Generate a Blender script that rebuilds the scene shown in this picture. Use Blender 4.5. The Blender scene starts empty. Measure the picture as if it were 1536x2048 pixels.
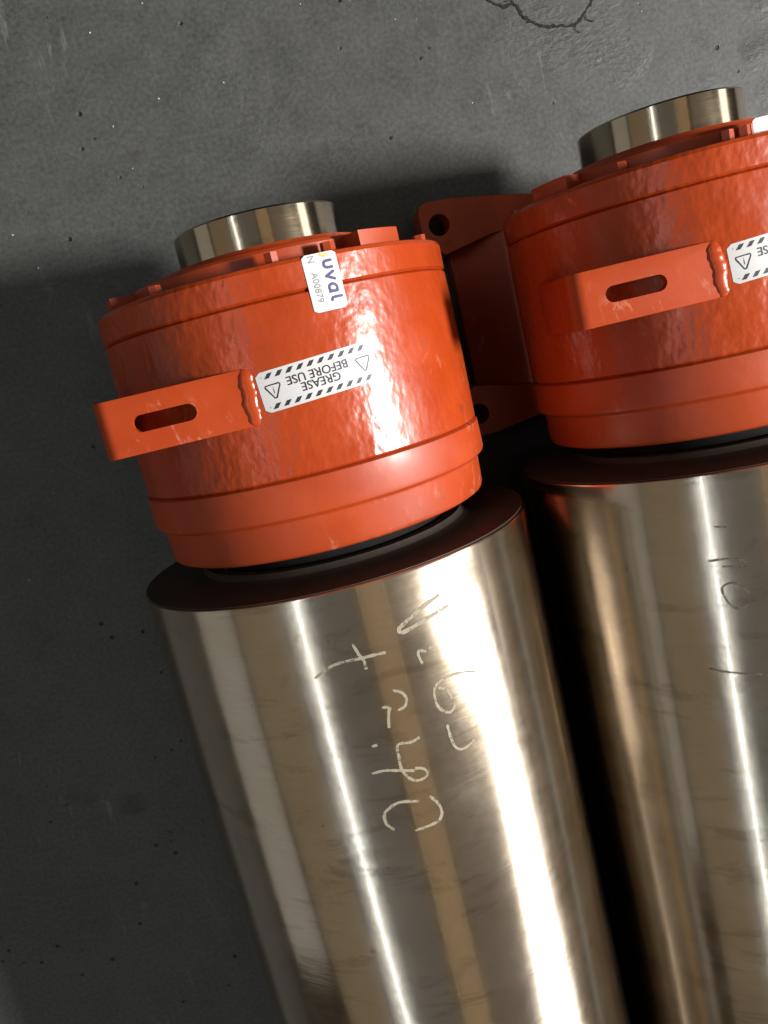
import bpy, bmesh, math, random
from mathutils import Matrix, Vector, noise
random.seed(7)

# ------------------------------------------------------------------ scale
S = 0.13            # radius of the bearing housing in metres
RR = 1.1839         # barrel radius (housing radii)
AX = RR             # height of the roll axes above the floor
XS, DY = 2.4501, 0.0736   # second roll: sideways and lengthwise offset
sc = bpy.context.scene
col = sc.collection

# ------------------------------------------------------------------ camera
cam_d = bpy.data.cameras.new('camera')
cam_d.sensor_fit = 'HORIZONTAL'; cam_d.sensor_width = 36.0
cam_d.lens = 1634.6 / 1536 * 36.0
cam_d.clip_start = 0.02; cam_d.clip_end = 100
cam = bpy.data.objects.new('camera', cam_d); col.objects.link(cam)
w = Vector((-0.1878, -0.0740, -0.2398))
cam.matrix_world = Matrix.Translation((0.0776 * S, 0, (4.9762 + AX) * S)) @ Matrix.Rotation(w.length, 4, w.normalized())
sc.camera = cam

# ------------------------------------------------------------------ light
wd = bpy.data.worlds.new('World'); sc.world = wd; wd.use_nodes = True
bg = wd.node_tree.nodes['Background']
bg.inputs[0].default_value = (0.026, 0.022, 0.017, 1); bg.inputs[1].default_value = 1.0

def area(name, az, el, dist, w_, h_, radiance, colour, yoff=0.0):
    """window, tube or added ceiling glow: az from +X towards +Y, el above the floor (deg), seen from the rolls"""
    a, e = math.radians(az), math.radians(el)
    d = Vector((math.cos(e) * math.cos(a), math.cos(e) * math.sin(a), math.sin(e)))
    L = bpy.data.lights.new(name, 'AREA'); L.shape = 'RECTANGLE'
    L.size, L.size_y = w_, h_
    L.energy = radiance * math.pi * w_ * h_
    L.color = colour
    o = bpy.data.objects.new(name, L); col.objects.link(o)
    o.location = d * dist + Vector((0.15, yoff, 0.15))
    z = d; x = Vector((0, 1, 0)) - d * d.y; x.normalize(); y = z.cross(x)
    o.matrix_world = Matrix.Translation(o.location) @ Matrix((x, y, z)).transposed().to_4x4()
    return o
area('window_main', -7, 39, 3.2, 0.46, 0.36, 390.0, (1.0, 0.97, 0.93))
area('window_low', -34, 22.5, 3.6, 3.4, 1.25, 4.6, (1.0, 0.97, 0.95))
area('window_end', 6, 22, 3.6, 1.1, 0.75, 3.0, (1.0, 0.97, 0.95))
area('window_left', 180, 13, 4.5, 5.0, 1.8, 0.29, (0.96, 0.97, 0.90), -0.8)
area('ceiling_tube', 180, 60.5, 3.0, 6.0, 0.045, 15.0, (0.86, 0.94, 1.0), -1.2)
area('skylight', 180, 60.5, 3.3, 6.0, 0.80, 0.27, (0.86, 0.95, 1.0), -1.2)
area('ceiling_fill_left', 180, 39.5, 3.4, 6.0, 1.5, 0.19, (1.0, 0.80, 0.55), -1.2)  # added lamp, gives the steel a warm tan ceiling to reflect
area('ceiling_fill_mid', 180, 79.5, 3.3, 6.0, 1.2, 0.125, (0.95, 0.95, 0.92), -1.2)  # added lamp filling the dark stripe overhead in the steel's reflections
area('ceiling_panel', 0, 81, 2.6, 6.0, 0.52, 0.34, (1.0, 0.74, 0.45), -1.0)
area('roof_gap', 0, 74.5, 2.5, 6.0, 0.025, 1.3, (1.0, 0.78, 0.52), -1.0)
area('roof_gap', 0, 88.0, 2.5, 6.0, 0.025, 1.3, (1.0, 0.78, 0.52), -1.0)
area('ceiling_fill_right', 0, 55, 3.4, 6.0, 1.9, 0.14, (1.0, 0.86, 0.76), -1.2)  # added lamp lifting the reflection between ceiling panel and low window

sc.view_settings.view_transform = 'Standard'; sc.view_settings.look = 'None'
sc.view_settings.exposure = 0.0; sc.view_settings.gamma = 1.0
sc.view_settings.use_curve_mapping = False
sc.render.engine = 'CYCLES'
sc.cycles.use_denoising = True
sc.cycles.sample_clamp_indirect = 0.5
sc.cycles.max_bounces = 8

# ------------------------------------------------------------------ materials
def mat(name):
    m = bpy.data.materials.new(name); m.use_nodes = True
    nt = m.node_tree; b = nt.nodes['Principled BSDF']
    return m, nt, b
def N(nt, t, **kw):
    n = nt.nodes.new(t)
    for k, v in kw.items(): setattr(n, k, v)
    return n
def coords(nt, scale=(1, 1, 1), rot=(0, 0, 0)):
    tc = N(nt, 'ShaderNodeTexCoord'); mp = N(nt, 'ShaderNodeMapping')
    mp.inputs['Scale'].default_value = scale; mp.inputs['Rotation'].default_value = rot
    nt.links.new(tc.outputs['Object'], mp.inputs['Vector']); return mp.outputs[0]
def noi(nt, vec, scale, detail=4, rough=0.55, dist=0.0):
    n = N(nt, 'ShaderNodeTexNoise'); n.inputs['Scale'].default_value = scale
    n.inputs['Detail'].default_value = detail; n.inputs['Roughness'].default_value = rough
    n.inputs['Distortion'].default_value = dist
    nt.links.new(vec, n.inputs['Vector']); return n.outputs['Fac']
def ramp(nt, fac, stops):
    r = N(nt, 'ShaderNodeValToRGB'); e = r.color_ramp.elements
    while len(e) < len(stops): e.new(0.5)
    for el, (p, c) in zip(e, stops):
        el.position = p; el.color = (c, c, c, 1) if isinstance(c, (int, float)) else (*c, 1)
    nt.links.new(fac, r.inputs[0]); return r.outputs[0]
def mix(nt, fac, a, b, mode='MIX'):
    n = N(nt, 'ShaderNodeMix', data_type='RGBA', blend_type=mode)
    for s, v in ((n.inputs[0], fac), (n.inputs[6], a), (n.inputs[7], b)):
        if isinstance(v, bpy.types.NodeSocket): nt.links.new(v, s)
        elif isinstance(v, (int, float)): s.default_value = v if s.type == 'VALUE' else (v, v, v, 1)
        else: s.default_value = (*v, 1)
    return n.outputs[2]
def bump(nt, h, strength, dist, prev=None):
    b = N(nt, 'ShaderNodeBump'); b.inputs['Strength'].default_value = strength
    b.inputs['Distance'].default_value = dist; nt.links.new(h, b.inputs['Height'])
    if prev: nt.links.new(prev, b.inputs['Normal'])
    return b.outputs[0]
def math_(nt, op, a, b):
    n = N(nt, 'ShaderNodeMath', operation=op)
    for s, v in zip(n.inputs, (a, b)):
        if isinstance(v, (int, float)): s.default_value = v
        else: nt.links.new(v, s)
    return n.outputs[0]

def paint_mat(name, rough_cast, roughness=0.3, spec=0.5):
    m, nt, b = mat(name)
    v = coords(nt)
    c0 = noi(nt, v, 14, 5, 0.6)
    c = mix(nt, ramp(nt, c0, [(0.3, 0.0), (0.7, 1.0)]), (0.32, 0.036, 0.0055), (0.42, 0.055, 0.0095))
    # scuffs: thin pale rubs
    sv = coords(nt, (1, 0.45, 1), (0.3, 0.2, 0.9))
    s1 = noi(nt, sv, 95, 8, 0.72, 0.6); s2 = noi(nt, v, 11, 3)
    sf = math_(nt, 'MULTIPLY', ramp(nt, s1, [(0.56, 0.0), (0.68, 1.0)]), ramp(nt, s2, [(0.50, 0.0), (0.62, 0.7)]))
    c = mix(nt, sf, c, (0.62, 0.26, 0.18))
    d1 = noi(nt, v, 60, 6, 0.7); d2 = noi(nt, v, 7, 2)
    df = math_(nt, 'MULTIPLY', ramp(nt, d1, [(0.58, 0.0), (0.72, 0.75)]), ramp(nt, d2, [(0.45, 0.0), (0.6, 1.0)]))
    c = mix(nt, df, c, (0.16, 0.03, 0.012))
    nt.links.new(c, b.inputs['Base Color'])
    nt.links.new(ramp(nt, noi(nt, v, 30, 4), [(0.3, roughness - 0.06), (0.75, roughness + 0.12)]), b.inputs['Roughness'])
    b.inputs['Specular IOR Level'].default_value = spec
    va = coords(nt, (1, 0.7, 1))
    n1 = noi(nt, va, 165, 1.6, 0.45); n2 = noi(nt, va, 60, 1.0, 0.4); n3 = noi(nt, v, 900, 2)
    patch = ramp(nt, noi(nt, v, 16, 2), [(0.35, 0.35), (0.65, 1.0)])
    nb = bump(nt, math_(nt, 'MULTIPLY', n2, patch), 0.5 * rough_cast, 0.0016)
    nb = bump(nt, math_(nt, 'MULTIPLY', n1, patch), 0.80 * rough_cast, 0.0011, nb)
    nb = bump(nt, n3, 0.10, 0.0002, nb)
    nt.links.new(nb, b.inputs['Normal'])
    return m
M_CAST = paint_mat('orange_cast_paint', 1.0, 0.27)
M_PAINT = paint_mat('orange_smooth_paint', 0.16, 0.42)
M_PLATE = paint_mat('orange_plate_paint', 0.10, 0.44, 0.25)

def steel_mat(name, base, r0, r1, stain=0.5):
    m, nt, b = mat(name)
    v = coords(nt); vr = coords(nt, (1, 60, 1))
    rings = noi(nt, vr, 9, 6, 0.7)
    big = noi(nt, v, 9, 5, 0.6, 0.5)
    c = mix(nt, ramp(nt, big, [(0.4, 0.0), (0.68, stain)]), base, (base[0] * 0.72, base[1] * 0.62, base[2] * 0.5))
    c = mix(nt, ramp(nt, rings, [(0.4, 0.0), (0.68, 0.22)]), c, (base[0] * 0.78, base[1] * 0.76, base[2] * 0.74))
    sm = noi(nt, coords(nt, (1, 3.5, 1), (0.1, 0, 0.15)), 13, 6, 0.68, 0.6)
    c = mix(nt, ramp(nt, sm, [(0.54, 0.0), (0.66, 0.55)]), c, (base[0] * 0.5, base[1] * 0.45, base[2] * 0.38))
    sp = noi(nt, v, 160, 3, 0.6)
    c = mix(nt, ramp(nt, sp, [(0.73, 0.0), (0.76, 0.8)]), c, (0.06, 0.045, 0.035))
    nt.links.new(c, b.inputs['Base Color'])
    b.inputs['Metallic'].default_value = 1.0
    rf = math_(nt, 'ADD', math_(nt, 'MULTIPLY', rings, 0.25), math_(nt, 'MULTIPLY', noi(nt, v, 22, 5, 0.65), 0.75))
    nt.links.new(ramp(nt, rf, [(0.3, r0), (0.72, r1)]), b.inputs['Roughness'])
    b.inputs['Coat Weight'].default_value = 0.8
    nt.links.new(ramp(nt, noi(nt, coords(nt, (1, 4, 1)), 18, 5, 0.65), [(0.35, 0.03), (0.7, 0.15)]), b.inputs['Coat Roughness'])
    b.inputs['Coat IOR'].default_value = 1.7
    vf = coords(nt, (1, 25, 1))
    nb = bump(nt, noi(nt, v, 16, 3), 0.08, 0.004)
    nb = bump(nt, noi(nt, coords(nt, (1, 5, 1)), 20, 3), 0.07, 0.0015, nb)
    nb = bump(nt, noi(nt, vf, 28, 3, 0.6), 0.035, 0.0006, nb)
    nt.links.new(nb, b.inputs['Normal'])
    return m
M_STEEL = steel_mat('turned_steel', (0.60, 0.52, 0.415), 0.14, 0.23)
M_JOURNAL = steel_mat('ground_steel_journal', (0.52, 0.43, 0.31), 0.10, 0.19, 0.35)
def plain(name, c, r=0.6, metal=0.0, spec=0.5, nscale=80, var=0.25, bmp=0.15):
    m, nt, b = mat(name); v = coords(nt)
    f = noi(nt, v, nscale, 5, 0.6)
    cc = mix(nt, f, tuple(x * (1 - var) for x in c), tuple(min(1, x * (1 + var)) for x in c))
    nt.links.new(cc, b.inputs['Base Color'])
    b.inputs['Roughness'].default_value = r; b.inputs['Metallic'].default_value = metal
    b.inputs['Specular IOR Level'].default_value = spec
    if bmp: nt.links.new(bump(nt, f, bmp, 0.0005), b.inputs['Normal'])
    return m
M_FACE = plain('oxidised_steel_face', (0.055, 0.045, 0.036), 0.6, 0.25, spec=0.3, nscale=120)
M_SEAL = plain('black_seal_rubber', (0.008, 0.008, 0.008), 0.8, spec=0.15)
M_LABEL = plain('white_label_paper', (0.57, 0.565, 0.57), 0.45, nscale=45, var=0.10, bmp=0.03)
M_INK = plain('black_ink', (0.022, 0.022, 0.032), 0.5, nscale=500, var=0.3, bmp=0)
M_NAVY = plain('navy_ink', (0.022, 0.022, 0.13), 0.5, nscale=500, var=0.15, bmp=0)
M_GREY = plain('grey_ink', (0.20, 0.20, 0.22), 0.5, nscale=500, var=0.15, bmp=0)
M_YELLOW = plain('amber_ink', (0.80, 0.42, 0.08), 0.5, nscale=300, var=0.2, bmp=0)
M_WELD = paint_mat('orange_weld_paint', 0.35, 0.22)
M_HOLE = plain('bare_dark_bore', (0.02, 0.016, 0.014), 0.7)

def chalk_mat(name, c, gap):
    m, nt, b = mat(name); v = coords(nt)
    b.inputs['Base Color'].default_value = (*c, 1); b.inputs['Roughness'].default_value = 0.75
    f = ramp(nt, noi(nt, v, 300, 4, 0.7), [(gap - 0.05, 0.25), (gap + 0.08, 1.0)])
    nt.links.new(f, b.inputs['Alpha'])
    return m
M_CHALK = chalk_mat('cream_paint_marker', (0.29, 0.255, 0.185), 0.40)
M_PENCIL = chalk_mat('grey_paint_marker', (0.14, 0.12, 0.095), 0.46)

def floor_mat():
    m, nt, b = mat('worn_concrete'); v = coords(nt)
    a = noi(nt, v, 5.0, 6, 0.6, 0.3); f2 = noi(nt, v, 28, 6, 0.65); f3 = noi(nt, v, 260, 4, 0.6)
    c = mix(nt, ramp(nt, a, [(0.3, 0.0), (0.7, 1.0)]), (0.044, 0.047, 0.044), (0.074, 0.078, 0.073))
    c = mix(nt, 0.55, c, ramp(nt, f2, [(0.3, (0.039, 0.041, 0.039)), (0.7, (0.088, 0.091, 0.086))]))
    c = mix(nt, 0.34, c, ramp(nt, f3, [(0.35, 0.038), (0.65, 0.125)]))
    # dark oil blots
    bl = noi(nt, v, 17, 3, 0.5); c = mix(nt, ramp(nt, bl, [(0.64, 0.0), (0.74, 0.65)]), c, (0.035, 0.034, 0.03))
    # pits
    vo = N(nt, 'ShaderNodeTexVoronoi'); vo.inputs['Scale'].default_value = 55; nt.links.new(v, vo.inputs['Vector'])
    sel = noi(nt, v, 12, 2); pit = math_(nt, 'MULTIPLY', ramp(nt, vo.outputs['Distance'], [(0.06, 1.0), (0.13, 0.0)]), ramp(nt, sel, [(0.54, 0.0), (0.58, 1.0)]))
    c = mix(nt, pit, c, (0.018, 0.018, 0.016))
    # pale rubs
    sv = coords(nt, (1, 0.25, 1), (0, 0, 0.7)); rub = noi(nt, sv, 60, 7, 0.7, 0.4)
    rm = math_(nt, 'MULTIPLY', ramp(nt, rub, [(0.6, 0.0), (0.72, 0.6)]), ramp(nt, noi(nt, v, 8, 2), [(0.5, 0.0), (0.62, 1.0)]))
    c = mix(nt, rm, c, (0.24, 0.24, 0.23))
    nt.links.new(c, b.inputs['Base Color'])
    nt.links.new(ramp(nt, f2, [(0.3, 0.42), (0.7, 0.68)]), b.inputs['Roughness'])
    b.inputs['Specular IOR Level'].default_value = 0.35
    # spalled, rippled patches
    sp = noi(nt, coords(nt, (1, 2.2, 1), (0, 0, 0.4)), 110, 5, 0.6, 0.5)
    spm = math_(nt, 'MULTIPLY', sp, ramp(nt, noi(nt, v, 6.5, 3, 0.6), [(0.50, 0.0), (0.60, 1.0)]))
    nb = bump(nt, spm, 0.6, 0.002)
    nb = bump(nt, f3, 0.25, 0.0008, nb)
    nb = bump(nt, pit, 0.8, -0.0015, nb)
    nt.links.new(nb, b.inputs['Normal'])
    return m
M_FLOOR = floor_mat()
M_CRACK = plain('crack_dark', (0.012, 0.011, 0.01), 0.9)  # near-black ribbon laid along the crack line
M_FLECK = plain('pale_grit', (0.55, 0.54, 0.50), 0.8)
M_GRIT = plain('black_grit', (0.012, 0.012, 0.011), 0.6)

# ------------------------------------------------------------------ mesh helpers
def obj(name, bm, m, parent=None, smooth=None):
    bmesh.ops.recalc_face_normals(bm, faces=bm.faces[:])
    if smooth is not None:
        for f in bm.faces: f.smooth = True
        lim = math.radians(smooth)
        for e in bm.edges:
            e.smooth = not (len(e.link_faces) == 2 and e.calc_face_angle(0) > lim)
    me = bpy.data.meshes.new(name); bm.to_mesh(me); bm.free()
    me.materials.append(m)
    o = bpy.data.objects.new(name, me); col.objects.link(o)
    if parent: o.parent = parent
    return o
def lathe(prof, seg=144, close=False):
    """prof: (radius, station) in housing radii, turned about the Y axis"""
    bm = bmesh.new(); rings = []
    for r, y in prof:
        rings.append([bm.verts.new((r * S * math.sin(2 * math.pi * i / seg), y * S, r * S * math.cos(2 * math.pi * i / seg))) for i in range(seg)])
    prs = list(zip(rings, rings[1:])) + ([(rings[-1], rings[0])] if close else [])
    for a, b in prs:
        for i in range(seg): bm.faces.new((a[i], a[(i + 1) % seg], b[(i + 1) % seg], b[i]))
    if not close:
        bm.faces.new(rings[0]); bm.faces.new(rings[-1])
    return bm
def arcp(cr, cy, r, a0, a1, n=5):
    return [(cr + r * math.cos(math.radians(a0 + (a1 - a0) * i / n)), cy + r * math.sin(math.radians(a0 + (a1 - a0) * i / n))) for i in range(n + 1)]
def prism(bm, loop, fn0, fn1):
    a = [bm.verts.new(fn0(p)) for p in loop]; b = [bm.verts.new(fn1(p)) for p in loop]
    bm.faces.new(a); bm.faces.new(b)
    n = len(loop)
    for i in range(n): bm.faces.new((a[i], a[(i + 1) % n], b[(i + 1) % n], b[i]))
def bev(bm, w_, seg=2, ang=40):
    es = [e for e in bm.edges if len(e.link_faces) == 2 and e.calc_face_angle(0) > math.radians(ang)]
    bmesh.ops.bevel(bm, geom=es, offset=w_, segments=seg, profile=0.6, affect='EDGES')
def ray_poly(c, a, poly):
    d = (math.cos(a), math.sin(a)); best = None
    for (x0, y0), (x1, y1) in zip(poly, poly[1:] + poly[:1]):
        ex, ey = x1 - x0, y1 - y0; det = d[0] * -ey + d[1] * ex
        if abs(det) < 1e-12: continue
        rx, ry = x0 - c[0], y0 - c[1]
        t = (rx * -ey + ry * ex) / det; u = (d[0] * ry - d[1] * rx) / det
        if t > 1e-9 and -1e-6 <= u <= 1 + 1e-6 and (best is None or t > best): best = t
    return (c[0] + d[0] * best, c[1] + d[1] * best)
def holed_plate(bm, outer, hole, c, f0, f1):
    """plate with one hole; f0/f1 map a 2D point to the two faces"""
    ang = sorted(set([round(math.atan2(y - c[1], x - c[0]), 5) for x, y in outer + hole]))
    o2 = [ray_poly(c, a, outer) for a in ang]; h2 = [ray_poly(c, a, hole) for a in ang]
    V = [[bm.verts.new(f(p)) for p in L] for f in (f0, f1) for L in (o2, h2)]
    n = len(ang)
    for i in range(n):
        j = (i + 1) % n
        bm.faces.new((V[0][i], V[0][j], V[1][j], V[1][i])); bm.faces.new((V[2][i], V[2][j], V[3][j], V[3][i]))
        bm.faces.new((V[0][i], V[0][j], V[2][j], V[2][i])); bm.faces.new((V[1][i], V[1][j], V[3][j], V[3][i]))
def rrect(x0, y0, x1, y1, r, n=4):
    P = []
    for cx, cy, a in ((x1 - r, y1 - r, 0), (x0 + r, y1 - r, 90), (x0 + r, y0 + r, 180), (x1 - r, y0 + r, 270)):
        for i in range(n + 1):
            t = math.radians(a + 90 * i / n); P.append((cx + r * math.cos(t), cy + r * math.sin(t)))
    return P
def catmull(P, k=6):
    if len(P) < 3: return P
    Q = [P[0]] + list(P) + [P[-1]]; out = []
    for i in range(1, len(Q) - 2):
        p0, p1, p2, p3 = Q[i - 1:i + 3]
        for j in range(k):
            t = j / k
            out.append(tuple(0.5 * (2 * b + (c - a) * t + (2 * a - 5 * b + 4 * c - d) * t * t + (3 * b - a - 3 * c + d) * t ** 3) for a, b, c, d in zip(p0, p1, p2, p3)))
    out.append(P[-1]); return out
def ribbon(bm, pts, width, fn, jitter=0.0, closed=False, caps=True):
    """flat stroke along 2D pts, mapped onto a surface by fn(u, v)"""
    n = len(pts); L = []; Rr_ = []
    for i, p in enumerate(pts):
        if closed: a, b = pts[i - 1], pts[(i + 1) % n]
        else: a, b = pts[max(i - 1, 0)], pts[min(i + 1, n - 1)]
        t = Vector((b[0] - a[0], b[1] - a[1])); t.normalize()
        nn = Vector((-t.y, t.x)); hw = width / 2 * (1 + random.uniform(-jitter, jitter))
        if closed:
            t1 = Vector((p[0] - a[0], p[1] - a[1])).normalized(); hw /= max(0.45, abs(nn.dot(Vector((-t1.y, t1.x)))))
        L.append((p[0] + nn.x * hw, p[1] + nn.y * hw)); Rr_.append((p[0] - nn.x * hw, p[1] - nn.y * hw))
        if not closed and caps and i in (0, n - 1):
            sgn = -1 if i == 0 else 1
            arc = [(p[0] + nn.x * hw * math.cos(q) + sgn * t.x * hw * math.sin(q), p[1] + nn.y * hw * math.cos(q) + sgn * t.y * hw * math.sin(q)) for q in [math.pi * k / 6 for k in range(7)]]
            bm.faces.new([bm.verts.new(fn(*q)) for q in arc])
    VL = [bm.verts.new(fn(*q)) for q in L]; VR = [bm.verts.new(fn(*q)) for q in Rr_]
    for i in range(n if closed else n - 1):
        j = (i + 1) % n
        bm.faces.new((VL[i], VL[j], VR[j], VR[i]))
def text_mesh(s, size, bold=0.0, sx=1.0):
    cu = bpy.data.curves.new('t', 'FONT'); cu.body = s; cu.size = size; cu.align_x = 'CENTER'; cu.align_y = 'CENTER'
    cu.offset = bold; cu.resolution_u = 4
    o = bpy.data.objects.new('t', cu); col.objects.link(o)
    dg = bpy.context.evaluated_depsgraph_get(); me = o.evaluated_get(dg).to_mesh()
    vs = [(v.co.x * sx, v.co.y) for v in me.vertices]; fs = [tuple(p.vertices) for p in me.polygons]
    o.evaluated_get(dg).to_mesh_clear()
    bpy.data.objects.remove(o); bpy.data.curves.remove(cu)
    return vs, fs
def add_text(bm, s, size, cx, cy, fn, bold=0.0, sx=1.0):
    vs, fs = text_mesh(s, size, bold, sx)
    V = [bm.verts.new(fn(x + cx, y + cy)) for x, y in vs]
    for f in fs:
        try: bm.faces.new([V[i] for i in f])
        except ValueError: pass
def onto(r, th0, s0, tilt=0.0):
    """local (u along +theta, v along +Y), metres -> point on a cylinder about the roll axis"""
    ct, st = math.cos(tilt), math.sin(tilt)
    def fn(u, v, lift=0.0):
        uu, vv = u * ct - v * st, u * st + v * ct
        a = math.radians(th0) + uu / (r * S); rr = r * S + lift
        return (rr * math.sin(a), s0 * S + vv, rr * math.cos(a))
    return fn
def sheet(bm, w_, h_, rad, fn, nx=24, lift=0.0):
    """thin rounded label wrapped on its surface, with real thickness"""
    top = []
    for k in range(nx + 1):
        u = -w_ / 2 + w_ * k / nx
        e = min(w_ / 2 - abs(u), rad); hh = h_ / 2 - (rad - math.sqrt(max(0, rad * rad - (rad - e) ** 2)))
        top.append((u, hh))
    A = [bm.verts.new(fn(u, h, lift)) for u, h in top]; B = [bm.verts.new(fn(u, -h, lift)) for u, h in top]
    for i in range(nx): bm.faces.new((A[i], A[i + 1], B[i + 1], B[i]))
    ex = bmesh.ops.extrude_face_region(bm, geom=bm.faces[:])
    for v in [g for g in ex['geom'] if isinstance(g, bmesh.types.BMVert)]:
        v.co = v.co + Vector((v.co.x, 0, v.co.z)).normalized() * 0.00012

# ------------------------------------------------------------------ floor
bm = bmesh.new()
bmesh.ops.create_grid(bm, x_segments=8, y_segments=8, size=7.0)
floor = obj('floor', bm, M_FLOOR); floor['kind'] = 'structure'
MARKS_A=[
 (0.0110,[(21.93,-1.2426),(17.05,-1.2709),(11.22,-1.3237),(10.20,-1.3429),(11.17,-1.3593),(17.05,-1.3348),(24.21,-1.3089)]),
 (0.0080,[(13.82,-1.5427),(13.41,-1.4976),(13.85,-1.4765),(15.18,-1.4916)]),
 (0.0080,[(16.63,-1.4819),(17.25,-1.4790)]),
 (0.0080,[(27.12,-1.6980),(22.66,-1.6672),(18.16,-1.6652),(15.50,-1.6907),(14.92,-1.7563),(15.66,-1.8093),(17.60,-1.8451),(19.15,-1.8344),(19.64,-1.8109)]),
 (0.0080,[(16.75,-1.7006),(18.57,-1.7310),(19.24,-1.7760)]),
 (0.0080,[(16.43,-1.9106),(16.55,-1.9675),(17.04,-2.0279),(18.29,-2.0591),(20.34,-2.0615),(22.24,-2.0466)]),
 (0.0080,[(5.52,-1.4308),(2.94,-1.4276),(-0.50,-1.4263),(-4.60,-1.4234),(-8.20,-1.4365),(-11.81,-1.4744)]),
 (0.0080,[(-1.17,-1.3515),(-0.42,-1.4043),(0.34,-1.4424),(0.42,-1.4806)]),
 (0.0080,[(5.64,-1.6346),(7.34,-1.6576),(7.98,-1.6967),(7.23,-1.7302),(5.69,-1.7391)]),
 (0.0080,[(2.02,-1.7039),(2.92,-1.7080),(3.66,-1.7204)]),
 (0.0080,[(3.43,-1.7189),(2.75,-1.7627),(2.31,-1.8105)]),
 (0.0080,[(-2.58,-1.8899),(-1.88,-1.8898)]),
 (0.0080,[(8.56,-1.9158),(6.46,-1.9244),(3.28,-1.9186),(2.82,-1.9908),(2.73,-2.0459),(3.74,-2.1005),(5.55,-2.1332),(7.75,-2.1332),(8.73,-2.1124),(7.96,-2.0825),(6.28,-2.0686)]),
 (0.0080,[(-4.23,-2.0332),(-1.23,-2.0336),(2.11,-2.0538),(5.46,-2.0764)]),
 (0.0080,[(7.99,-2.2443),(9.37,-2.2878),(9.91,-2.3414),(8.88,-2.3824),(6.29,-2.3953),(2.58,-2.3976)]),
 (0.0080,[(-2.79,-2.3605),(-4.14,-2.3205),(-4.12,-2.2716),(-2.92,-2.2454),(0.20,-2.2229),(4.66,-2.2442)]),
]
MARKS_B=[
 (.006,[(-29.65,-1.5230),(-25.15,-1.5196),(-20.89,-1.5464)]),
 (.006,[(-26.62,-1.5587),(-21.06,-1.5724)]),
 (.006,[(-21.78,-1.7154),(-23.32,-1.6726),(-25.62,-1.6523),(-27.59,-1.6720),(-27.64,-1.7107),(-26.41,-1.7717),(-24.54,-1.7973),(-22.43,-1.7860)]),
 (.006,[(-33.84,-2.1275),(-29.75,-2.1499),(-24.87,-2.1662),(-20.19,-2.1809)]),
 (.006,[(-27.18,-1.3411),(-24.83,-1.3508)]),
]
def flat(z):
    return lambda x, y: (x * S, y * S, z)
def wander(P, amp, k=10):
    Q = catmull(P, k)
    return [(x + amp * noise.noise((x * 9, y * 9, 1.7)) + amp * 0.6 * noise.noise((x * 31, y * 31, 4.1)), y + amp * noise.noise((x * 9, y * 9, 7.3)) + amp * 0.6 * noise.noise((x * 31, y * 31, 9.2))) for x, y in Q]
CRACK = [(1.86, 2.33), (1.904, 2.215), (1.935, 2.137), (2.016, 2.089), (2.121, 2.068), (2.168, 1.993), (2.258, 1.929), (2.378, 1.882), (2.522, 1.863), (2.609, 1.929), (2.677, 1.998), (2.725, 2.054), (2.75, 2.2)]
bm = bmesh.new()
ribbon(bm, wander(CRACK, 0.018, 14), 0.016, flat(0.0006), 0.75)
for i in range(9):
    x, y = CRACK[1 + i]
    a = random.uniform(0, 6.3); l = random.uniform(0.03, 0.09)
    ribbon(bm, wander([(x, y), (x + l * 0.5 * math.cos(a), y + l * 0.5 * math.sin(a)), (x + l * math.cos(a + 0.5), y + l * math.sin(a + 0.5))], 0.01, 5), 0.006, flat(0.0009 + 0.00002 * i), 0.6)
crack = obj('crack', bm, M_CRACK, floor)
def pebble(bm, x, y, r, flatn=0.5):
    res = bmesh.ops.create_icosphere(bm, subdivisions=1, radius=r)
    a = random.uniform(0, 6.3); k = random.uniform(0.6, 1.0)
    for v in res['verts']:
        q = v.co.copy(); q.x *= k; q *= random.uniform(0.75, 1.15); q.z *= flatn
        v.co = Vector((q.x * math.cos(a) - q.y * math.sin(a) + x, q.x * math.sin(a) + q.y * math.cos(a) + y, q.z + r * flatn * 0.6))
FLECKS = [(-0.78, 2.47), (0.01, 1.99), (0.65, 2.37), (-0.39, 2.58), (-0.8, 1.87), (-0.75, 1.58), (1.69, 1.51), (-1.57, 1.08), (-1.67, 1.33), (2.64, 1.6), (-2.31, -1.06), (-0.45, 1.98), (0.99, 2.33), (1.27, 2.15)]
bm = bmesh.new()
for x, y in FLECKS: pebble(bm, x * S, y * S, random.uniform(0.0006, 0.0011))
for i in range(36): pebble(bm, random.uniform(-0.55, 0.6), random.uniform(-0.7, 0.42), random.uniform(0.0002, 0.0005))
fl = obj('pale_grit', bm, M_FLECK, None, 30); fl['kind'] = 'stuff'; fl['label'] = 'scattered pale grit flecks on the concrete floor'; fl['category'] = 'grit'
GR = [(-1.82, -2.69), (-1.68, -2.66), (-2.75, -2.99), (-2.85, -4.15), (-3.43, -3.85), (1.4, 1.87), (1.47, 1.92), (-0.94, 1.82), (-2.69, -2.69), (1.07, 1.4), (-3.17, -3.53)]
bm = bmesh.new()
for x, y in GR: pebble(bm, x * S, y * S, random.uniform(0.0014, 0.0022), 0.3)
for i in range(24): pebble(bm, random.uniform(-0.55, 0.6), random.uniform(-0.7, 0.42), random.uniform(0.0004, 0.001), 0.3)
fl = obj('black_grit', bm, M_GRIT, None, 30); fl['kind'] = 'stuff'; fl['label'] = 'scattered black grit specks on the concrete floor'; fl['category'] = 'grit'

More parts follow.
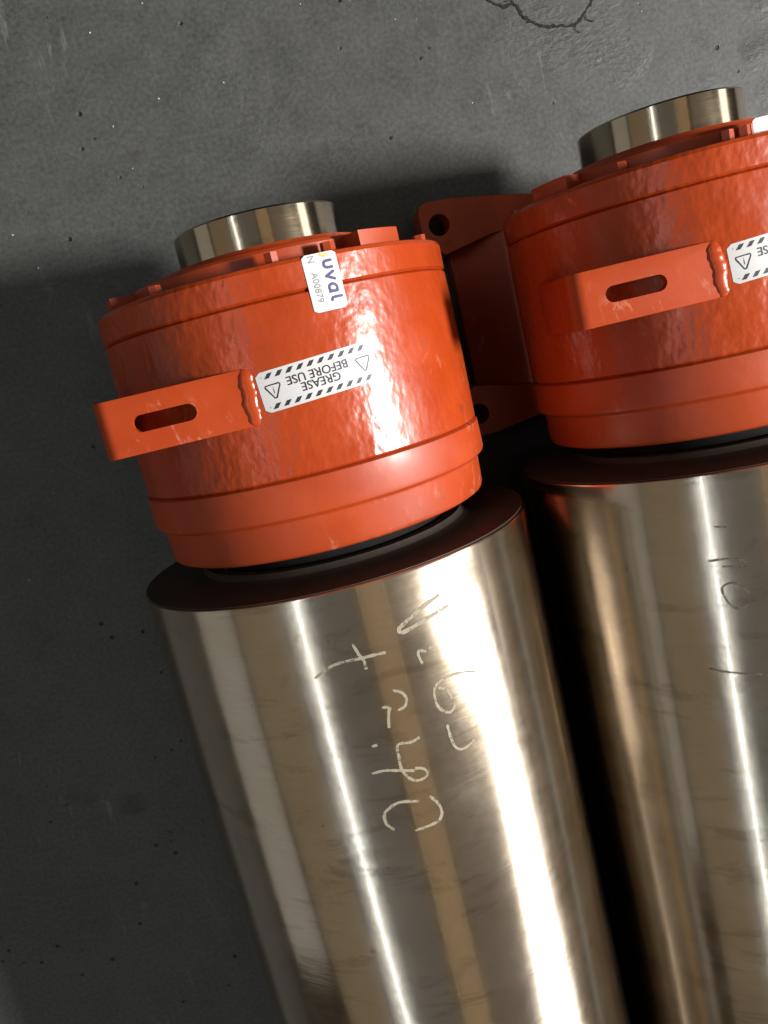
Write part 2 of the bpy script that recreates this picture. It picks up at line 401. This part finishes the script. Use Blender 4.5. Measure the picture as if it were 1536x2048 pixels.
# ------------------------------------------------------------------ the rolls
def hexbolt(th, r, y0, h, wd_):
    """bolt head standing off the cover face, axis along Y"""
    bm = bmesh.new()
    cx, cz = r * math.sin(math.radians(th)), r * math.cos(math.radians(th))
    lp = [(cx + wd_ * math.cos(math.radians(a + th * -1 + 30)), cz + wd_ * math.sin(math.radians(a + th * -1 + 30))) for a in range(0, 360, 60)]
    prism(bm, lp, lambda p: (p[0] * S, y0 * S, p[1] * S), lambda p: (p[0] * S, (y0 + h) * S, p[1] * S))
    bev(bm, 0.0011, 2, 40)
    return bm
def sector(r0, r1, y0, y1, a0, a1, n=12):
    bm = bmesh.new()
    lp = [(r1, a0 + (a1 - a0) * i / n) for i in range(n + 1)] + [(r0, a1 - (a1 - a0) * i / n) for i in range(n + 1)]
    P = lambda y: (lambda p: (p[0] * S * math.sin(math.radians(p[1])), y * S, p[0] * S * math.cos(math.radians(p[1]))))
    prism(bm, lp, P(y0), P(y1)); bev(bm, 0.0028, 4, 35)
    return bm

def warning_label(root, th0, s0, tilt):
    W, H = 0.598 * S, 0.196 * S
    fn0 = onto(1.004, th0, s0, tilt)
    bm = bmesh.new(); sheet(bm, W, H, 0.0022, fn0)
    lab = obj('warning_label', bm, M_LABEL, root, 30)
    lab['label'] = 'white warning label with striped borders and upside-down lettering'
    f = lambda u, v: fn0(-u, -v, 0.00026)          # printed upside down as seen from the shaft end
    bm = bmesh.new()
    add_text(bm, 'GREASE', 0.0075, 0, 0.0027, f, 0.00008, 1.0)
    add_text(bm, 'BEFORE USE', 0.0075, 0.0006, -0.0034, f, 0.00008, 1.0)
    obj('lettering', bm, M_INK, lab)
    bm = bmesh.new()
    for sg in (-1, 1):
        for i in range(10):
            cx = -W * 0.395 + W * 0.79 * i / 9; cy = sg * H * 0.375; hh = H * 0.06; sl = 0.0014; hw = 0.0015
            bm.faces.new([bm.verts.new(f(*q)) for q in ((cx - hw - sl, cy - hh), (cx + hw - sl, cy - hh), (cx + hw + sl, cy + hh), (cx - hw + sl, cy + hh))])
        for e in (-1, 1):
            x0, y0 = e * W * 0.452, sg * H * 0.375
            bm.faces.new([bm.verts.new(f(x0 + 0.0003 * math.cos(k), y0 + 0.0003 * math.sin(k))) for k in [math.pi * j / 4 for j in range(8)]])
    obj('border_stripes', bm, M_INK, lab)
    for e in (-1, 1):
        bm = bmesh.new(); x0 = e * W * 0.385; t = 0.0054
        tri = []
        for k in range(3):
            a = math.radians(90 + 120 * k)
            for dd in (-38, 0, 38):
                tri.append((x0 + (t - 0.001) * math.cos(a) + 0.001 * math.cos(a + math.radians(dd)), -0.0006 + (t - 0.001) * math.sin(a) * 1.02 + 0.001 * math.sin(a + math.radians(dd))))
        ribbon(bm, tri, 0.00072, f, closed=True)
        ribbon(bm, [(x0, 0.0018), (x0, -0.0010)], 0.0004, f); ribbon(bm, [(x0, -0.0017), (x0, -0.0019)], 0.0004, f)
        obj('warning_triangle', bm, M_INK, lab)

def serial_label(root, th0, s0, w_, h_, printed, r=1.004):
    fn0 = onto(r, th0, s0, 0.012)
    bm = bmesh.new(); sheet(bm, w_ * S, h_ * S, 0.0016, fn0, 10)
    lab = obj('serial_label', bm, M_LABEL, root, 30)
    if not printed: return
    # reads downwards: text right = -Y, text up = +theta
    f = lambda u, v: fn0(v, -u, 0.00026)
    f2 = lambda u, v: fn0(v, -u, 0.0003)
    H = h_ * S
    bm = bmesh.new()
    add_text(bm, 'A00879', 0.0058, 0.0026, -0.0056, f, 0.0, 1.0)
    add_text(bm, 'N', 0.0062, -H / 2 + 0.0030, -0.0056, f, 0.0, 1.0)
    obj('lettering', bm, M_GREY, lab)
    bm = bmesh.new(); y0 = 0.0018; x = 0.0062; wv = 0.0017
    def st(P, k=6): ribbon(bm, catmull([(a * x * 0.62 - 0.0120, y0 + b * x * 0.82) for a, b in P], k), wv, f)
    # u v a l
    st([(0.0, 1.0), (0.0, 0.45), (0.12, 0.12), (0.5, 0.0), (0.9, 0.12), (1.05, 0.45), (1.05, 1.0)])
    st([(1.75, 1.0), (2.35, 0.0)], 1); st([(2.35, 0.0), (2.95, 1.0)], 1)
    st([(4.75, 0.9), (4.3, 1.02), (3.85, 0.85), (3.65, 0.5), (3.8, 0.15), (4.2, 0.0), (4.6, 0.12), (4.8, 0.5), (4.8, 1.0)]); st([(4.8, 0.9), (4.8, 0.0)], 1)
    st([(5.75, 1.35), (5.75, 0.35), (5.85, 0.1), (6.15, 0.0)])
    obj('logo_wordmark', bm, M_NAVY, lab)
    bm = bmesh.new()
    ribbon(bm, catmull([(-H / 2 + 0.0009, 0.0005), (-H / 2 + 0.0022, 0.0030), (-H / 2 + 0.0016, 0.0062)], 5), 0.0017, f2, caps=False)
    obj('logo_swoosh', bm, M_YELLOW, lab)

def bracket(root, rot):
    x0, x1, z, t, r = -0.228, -0.955, 0.982, 0.055, 0.075
    ya, yb = 0.052, -0.228
    M = Matrix.Rotation(math.radians(rot), 3, 'Y')
    P = lambda x, y, zz: Vector((x * S, y * S, zz * S))
    bm = bmesh.new()
    xe = x1 + r
    outer = [(xe, yb), (x0, yb), (x0, ya), (xe, ya)]
    slot = []
    sx0, sx1, sy, sr = -0.745, -0.515, -0.087, 0.041
    for i in range(9): a = math.radians(-90 + 180 * i / 8); slot.append((sx1 + sr * math.cos(a), sy + sr * math.sin(a)))
    for i in range(9): a = math.radians(90 + 180 * i / 8); slot.append((sx0 + sr * math.cos(a), sy + sr * math.sin(a)))
    c = ((sx0 + sx1) / 2, sy)
    holed_plate(bm, outer, slot, c, lambda p: P(p[0], p[1], z), lambda p: P(p[0], p[1], z - t))
    # bend and leg
    path_o = [(xe - r * math.sin(math.radians(a)), z - r + r * math.cos(math.radians(a))) for a in range(0, 91, 10)] + [(x1, 0.10)]
    ri = r - t
    path_i = [(xe - ri * math.sin(math.radians(a)), z - r + ri * math.cos(math.radians(a))) for a in range(0, 91, 10)] + [(x1 + t, 0.10)]
    ys = sorted({round(v.co.y / S, 5) for v in bm.verts if abs(v.co.x - xe * S) < 1e-6})
    go = [[bm.verts.new(P(q[0], y, q[1])) for q in path_o] for y in ys]
    gi = [[bm.verts.new(P(q[0], y, q[1])) for q in path_i] for y in ys]
    for i in range(len(path_o) - 1):
        for k in range(len(ys) - 1):
            bm.faces.new((go[k][i], go[k][i + 1], go[k + 1][i + 1], go[k + 1][i])); bm.faces.new((gi[k][i], gi[k][i + 1], gi[k + 1][i + 1], gi[k + 1][i]))
        for k in (0, -1): bm.faces.new((go[k][i], go[k][i + 1], gi[k][i + 1], gi[k][i]))
    for k in range(len(ys) - 1): bm.faces.new((go[k][-1], go[k + 1][-1], gi[k + 1][-1], gi[k][-1]))
    bmesh.ops.remove_doubles(bm, verts=bm.verts[:], dist=0.00005)
    # drop the hidden face between plate end and bend
    inner = [f for f in bm.faces if all(abs(v.co.x - xe * S) < 1e-5 for v in f.verts)]
    bmesh.ops.delete(bm, geom=inner, context='FACES')
    bmesh.ops.recalc_face_normals(bm, faces=bm.faces[:])
    rim = [e for e in bm.edges if len(e.link_faces) == 2 and e.calc_face_angle(0) > 0.87 and (all(abs(v.co.y - ya * S) < 1e-6 for v in e.verts) or all(abs(v.co.y - yb * S) < 1e-6 for v in e.verts))]
    bmesh.ops.bevel(bm, geom=rim, offset=0.0009, segments=2, profile=0.6, affect='EDGES')
    bm.transform(M.to_4x4())
    br = obj('lifting_bracket', bm, M_PLATE, root, 32)
    # weld bead along the fixed edge
    bm = bmesh.new(); n, k = 30, 10; rings = []
    for i in range(n + 1):
        t_ = i / n; y = ya + 0.008 + (yb - ya - 0.016) * t_
        endf = math.sqrt(max(0.02, 1 - (2 * t_ - 1) ** 6))
        rad = 0.038 * endf * (1 + 0.035 * math.sin(t_ * 44 + 1) + 0.14 * noise.noise((t_ * 3.2, rot, 2.0)))
        cx = -0.212 + 0.016 * noise.noise((t_ * 4, rot, 5.0)); cz = 0.966
        rings.append([bm.verts.new(P(cx + rad * 1.3 * math.cos(2 * math.pi * j / k), y, cz + rad * 0.8 * math.sin(2 * math.pi * j / k))) for j in range(k)])
    for a, b in zip(rings, rings[1:]):
        for j in range(k): bm.faces.new((a[j], a[(j + 1) % k], b[(j + 1) % k], b[j]))
    bm.faces.new(rings[0]); bm.faces.new(rings[-1])
    bm.transform(M.to_4x4())
    obj('weld_bead', bm, M_WELD, br, 60)

def foot(root, side):
    """pair of drilled ears on a web, low on one side of the housing"""
    bm = bmesh.new(); z, t = -0.80, 0.26
    out = 1.375
    for sy in (1, -1):
        ym = -0.03
        y0, y1 = ym + sy * 0.46, ym + sy * 0.82
        o = [(-0.55, y1 - sy * 0.10), (-0.95, y1 - sy * 0.035), (-1.15, y1 - sy * 0.006), (-(out - 0.06), y1), (-(out - 0.018), y1 - sy * 0.018), (-out, y1 - sy * 0.06), (-out, y0 + sy * 0.10), (-(out - 0.13), y0), (-0.9, y0 + sy * 0.07), (-0.55, y0 + sy * 0.07)]
        hc = (-1.25, ym + sy * 0.66); hr = 0.073
        h = [(hc[0] + hr * math.cos(2 * math.pi * i / 24), hc[1] + hr * math.sin(2 * math.pi * i / 24)) for i in range(24)]
        holed_plate(bm, o, h, hc, lambda p: (side * -p[0] * S, p[1] * S, z * S), lambda p: (side * -p[0] * S, p[1] * S, (z - t) * S))
    lp = [(-0.80, -0.80), (-1.18, -1.02), (-1.18, -1.14), (-0.5, -1.14), (-0.5, -0.8)]
    prism(bm, lp, lambda p: (side * -p[0] * S, 0.505 * S, p[1] * S), lambda p: (side * -p[0] * S, -0.565 * S, p[1] * S))
    return obj('mounting_foot', bm, M_PAINT, root, 30)

def make_roll(x, y, rot, label, marks, mark_mat, lobes, bolts, has_foot):
    root = bpy.data.objects.new('steel_roll', None); col.objects.link(root)
    root.empty_display_size = 0.05
    root['label'] = label; root['category'] = 'roll'; root['group'] = 'steel rolls lying side by side on the floor'
    # parts are turned about the local Y axis; the empty stands at floor level
    root.location = (x * S, y * S, AX * S)
    # barrel
    e0 = -1.066
    far = -13.5
    prof = [(0.70, e0 + 0.010), (0.80, e0 + 0.010), (0.815, e0), (RR - 0.018, e0)] + [(RR - 0.006, e0 - 0.005), (RR, e0 - 0.018)]
    bm = lathe([(0.70, e0)] + [(RR - 0.014, e0), (RR - 0.004, e0 - 0.005), (RR, e0 - 0.016), (RR, -4.0), (RR, -8.0), (RR, far + 0.02), (RR - 0.02, far), (0.6, far)], 192)
    barrel = obj('barrel', bm, M_STEEL, root, 40)
    bm = lathe([(0.55, far), (0.55, far - 0.8), (0.52, far - 0.83)], 64); obj('far_journal', bm, M_JOURNAL, root, 40)
    bm = lathe([(0.74, e0 + 0.002), (RR - 0.016, e0 + 0.002), (RR - 0.016, e0 + 0.006), (0.86, e0 + 0.006), (0.82, e0 + 0.02), (0.80, e0 + 0.05), (0.74, e0 + 0.05)], 144, True)
    obj('shoulder_face', bm, M_FACE, root, 30)
    bm = lathe([(0.60, -1.03), (0.70, -1.03), (0.72, -1.01), (0.72, -0.915), (0.60, -0.915)], 128, True); obj('seal_ring', bm, M_SEAL, root, 30)
    for w_, P in marks:
        bm = bmesh.new(); fn = onto(RR, 0, 0)
        Q = [(math.radians(a) * RR * S, s * S) for a, s in P]
        ribbon(bm, catmull(Q, 5), w_ * 1.85 * S, lambda u, v: fn(u, v, 0.00022), 0.22)
        obj('marker_stroke', bm, mark_mat, barrel)
    # housing casting, machined bands
    G = 0.010
    body = [(0.62, 0.335)] + [(0.985, 0.335), (1.0, 0.325), (1.003, 0.2), (1.004, -0.2), (1.0, -0.505), (0.988, -0.517), (0.62, -0.517)]
    obj('bearing_housing', lathe(body, 160), M_CAST, root, 30)
    ring = [(0.62, -0.519), (0.990, -0.519), (1.008, -0.529)] + [(1.010, -0.69), (1.004, -0.706), (0.972, -0.728), (0.966, -0.742)] + [(0.962, -0.895), (0.954, -0.914), (0.935, -0.924), (0.62, -0.924)]
    obj('retaining_ring', lathe(ring, 160), M_PAINT, root, 24)
    cover = [(0.50, 0.337), (0.985, 0.337), (1.001, 0.349), (1.003, 0.470), (0.992, 0.489), (0.978, 0.494), (0.50, 0.494)]
    cv = obj('end_cover', lathe(cover, 160), M_CAST, root, 30)
    lid = [(0.49, 0.494), (0.785, 0.4945), (0.785, 0.572), (0.772, 0.588), (0.60, 0.612), (0.575, 0.640), (0.49, 0.646)]
    ld = obj('cover_lid', lathe(lid, 144), M_PAINT, root, 24)
    for a0, a1 in lobes:
        obj('lobe', sector(0.76, 0.925, 0.4945, 0.575, a0, a1), M_PAINT, ld, 30)
    for th, r in bolts:
        obj('bolt', hexbolt(th, r, 0.4945, 0.055, 0.036), M_PAINT, cv, 30)
    jr = [(0.40, 0.40), (0.4774, 0.40), (0.4774, 0.828), (0.470, 0.838), (0.455, 0.842), (0.40, 0.842)]
    obj('journal', lathe(jr, 128), M_JOURNAL, root, 30)
    bracket(root, rot)
    warning_label(root, 7.8 + rot, -0.068, 0.058)
    if has_foot: foot(root, -1)
    return root

A = make_roll(0, 0, 0.0, 'steel roll whose orange housing carries a small serial sticker, left of the pair', MARKS_A, M_CHALK,
              [(32, 50), (-86, -66), (150, 168)], [(3, 0.885), (22, 0.87), (76, 0.90), (-40, 0.87), (120, 0.9), (-110, 0.9)], False)
serial_label(A, 15.4, 0.3555, 0.172, 0.268, True)
B = make_roll(XS, DY, -3.6, 'steel roll cut by the frame, orange housing with drilled foot, right of the pair', MARKS_B, M_PENCIL,
              [(-76, -58), (42, 60), (165, 185)], [(-6, 0.885), (-1, 0.9), (-40, 0.86), (80, 0.9), (120, 0.9), (-110, 0.9)], True)
serial_label(B, 6.4, 0.52, 0.172, 0.10, False, 0.93)
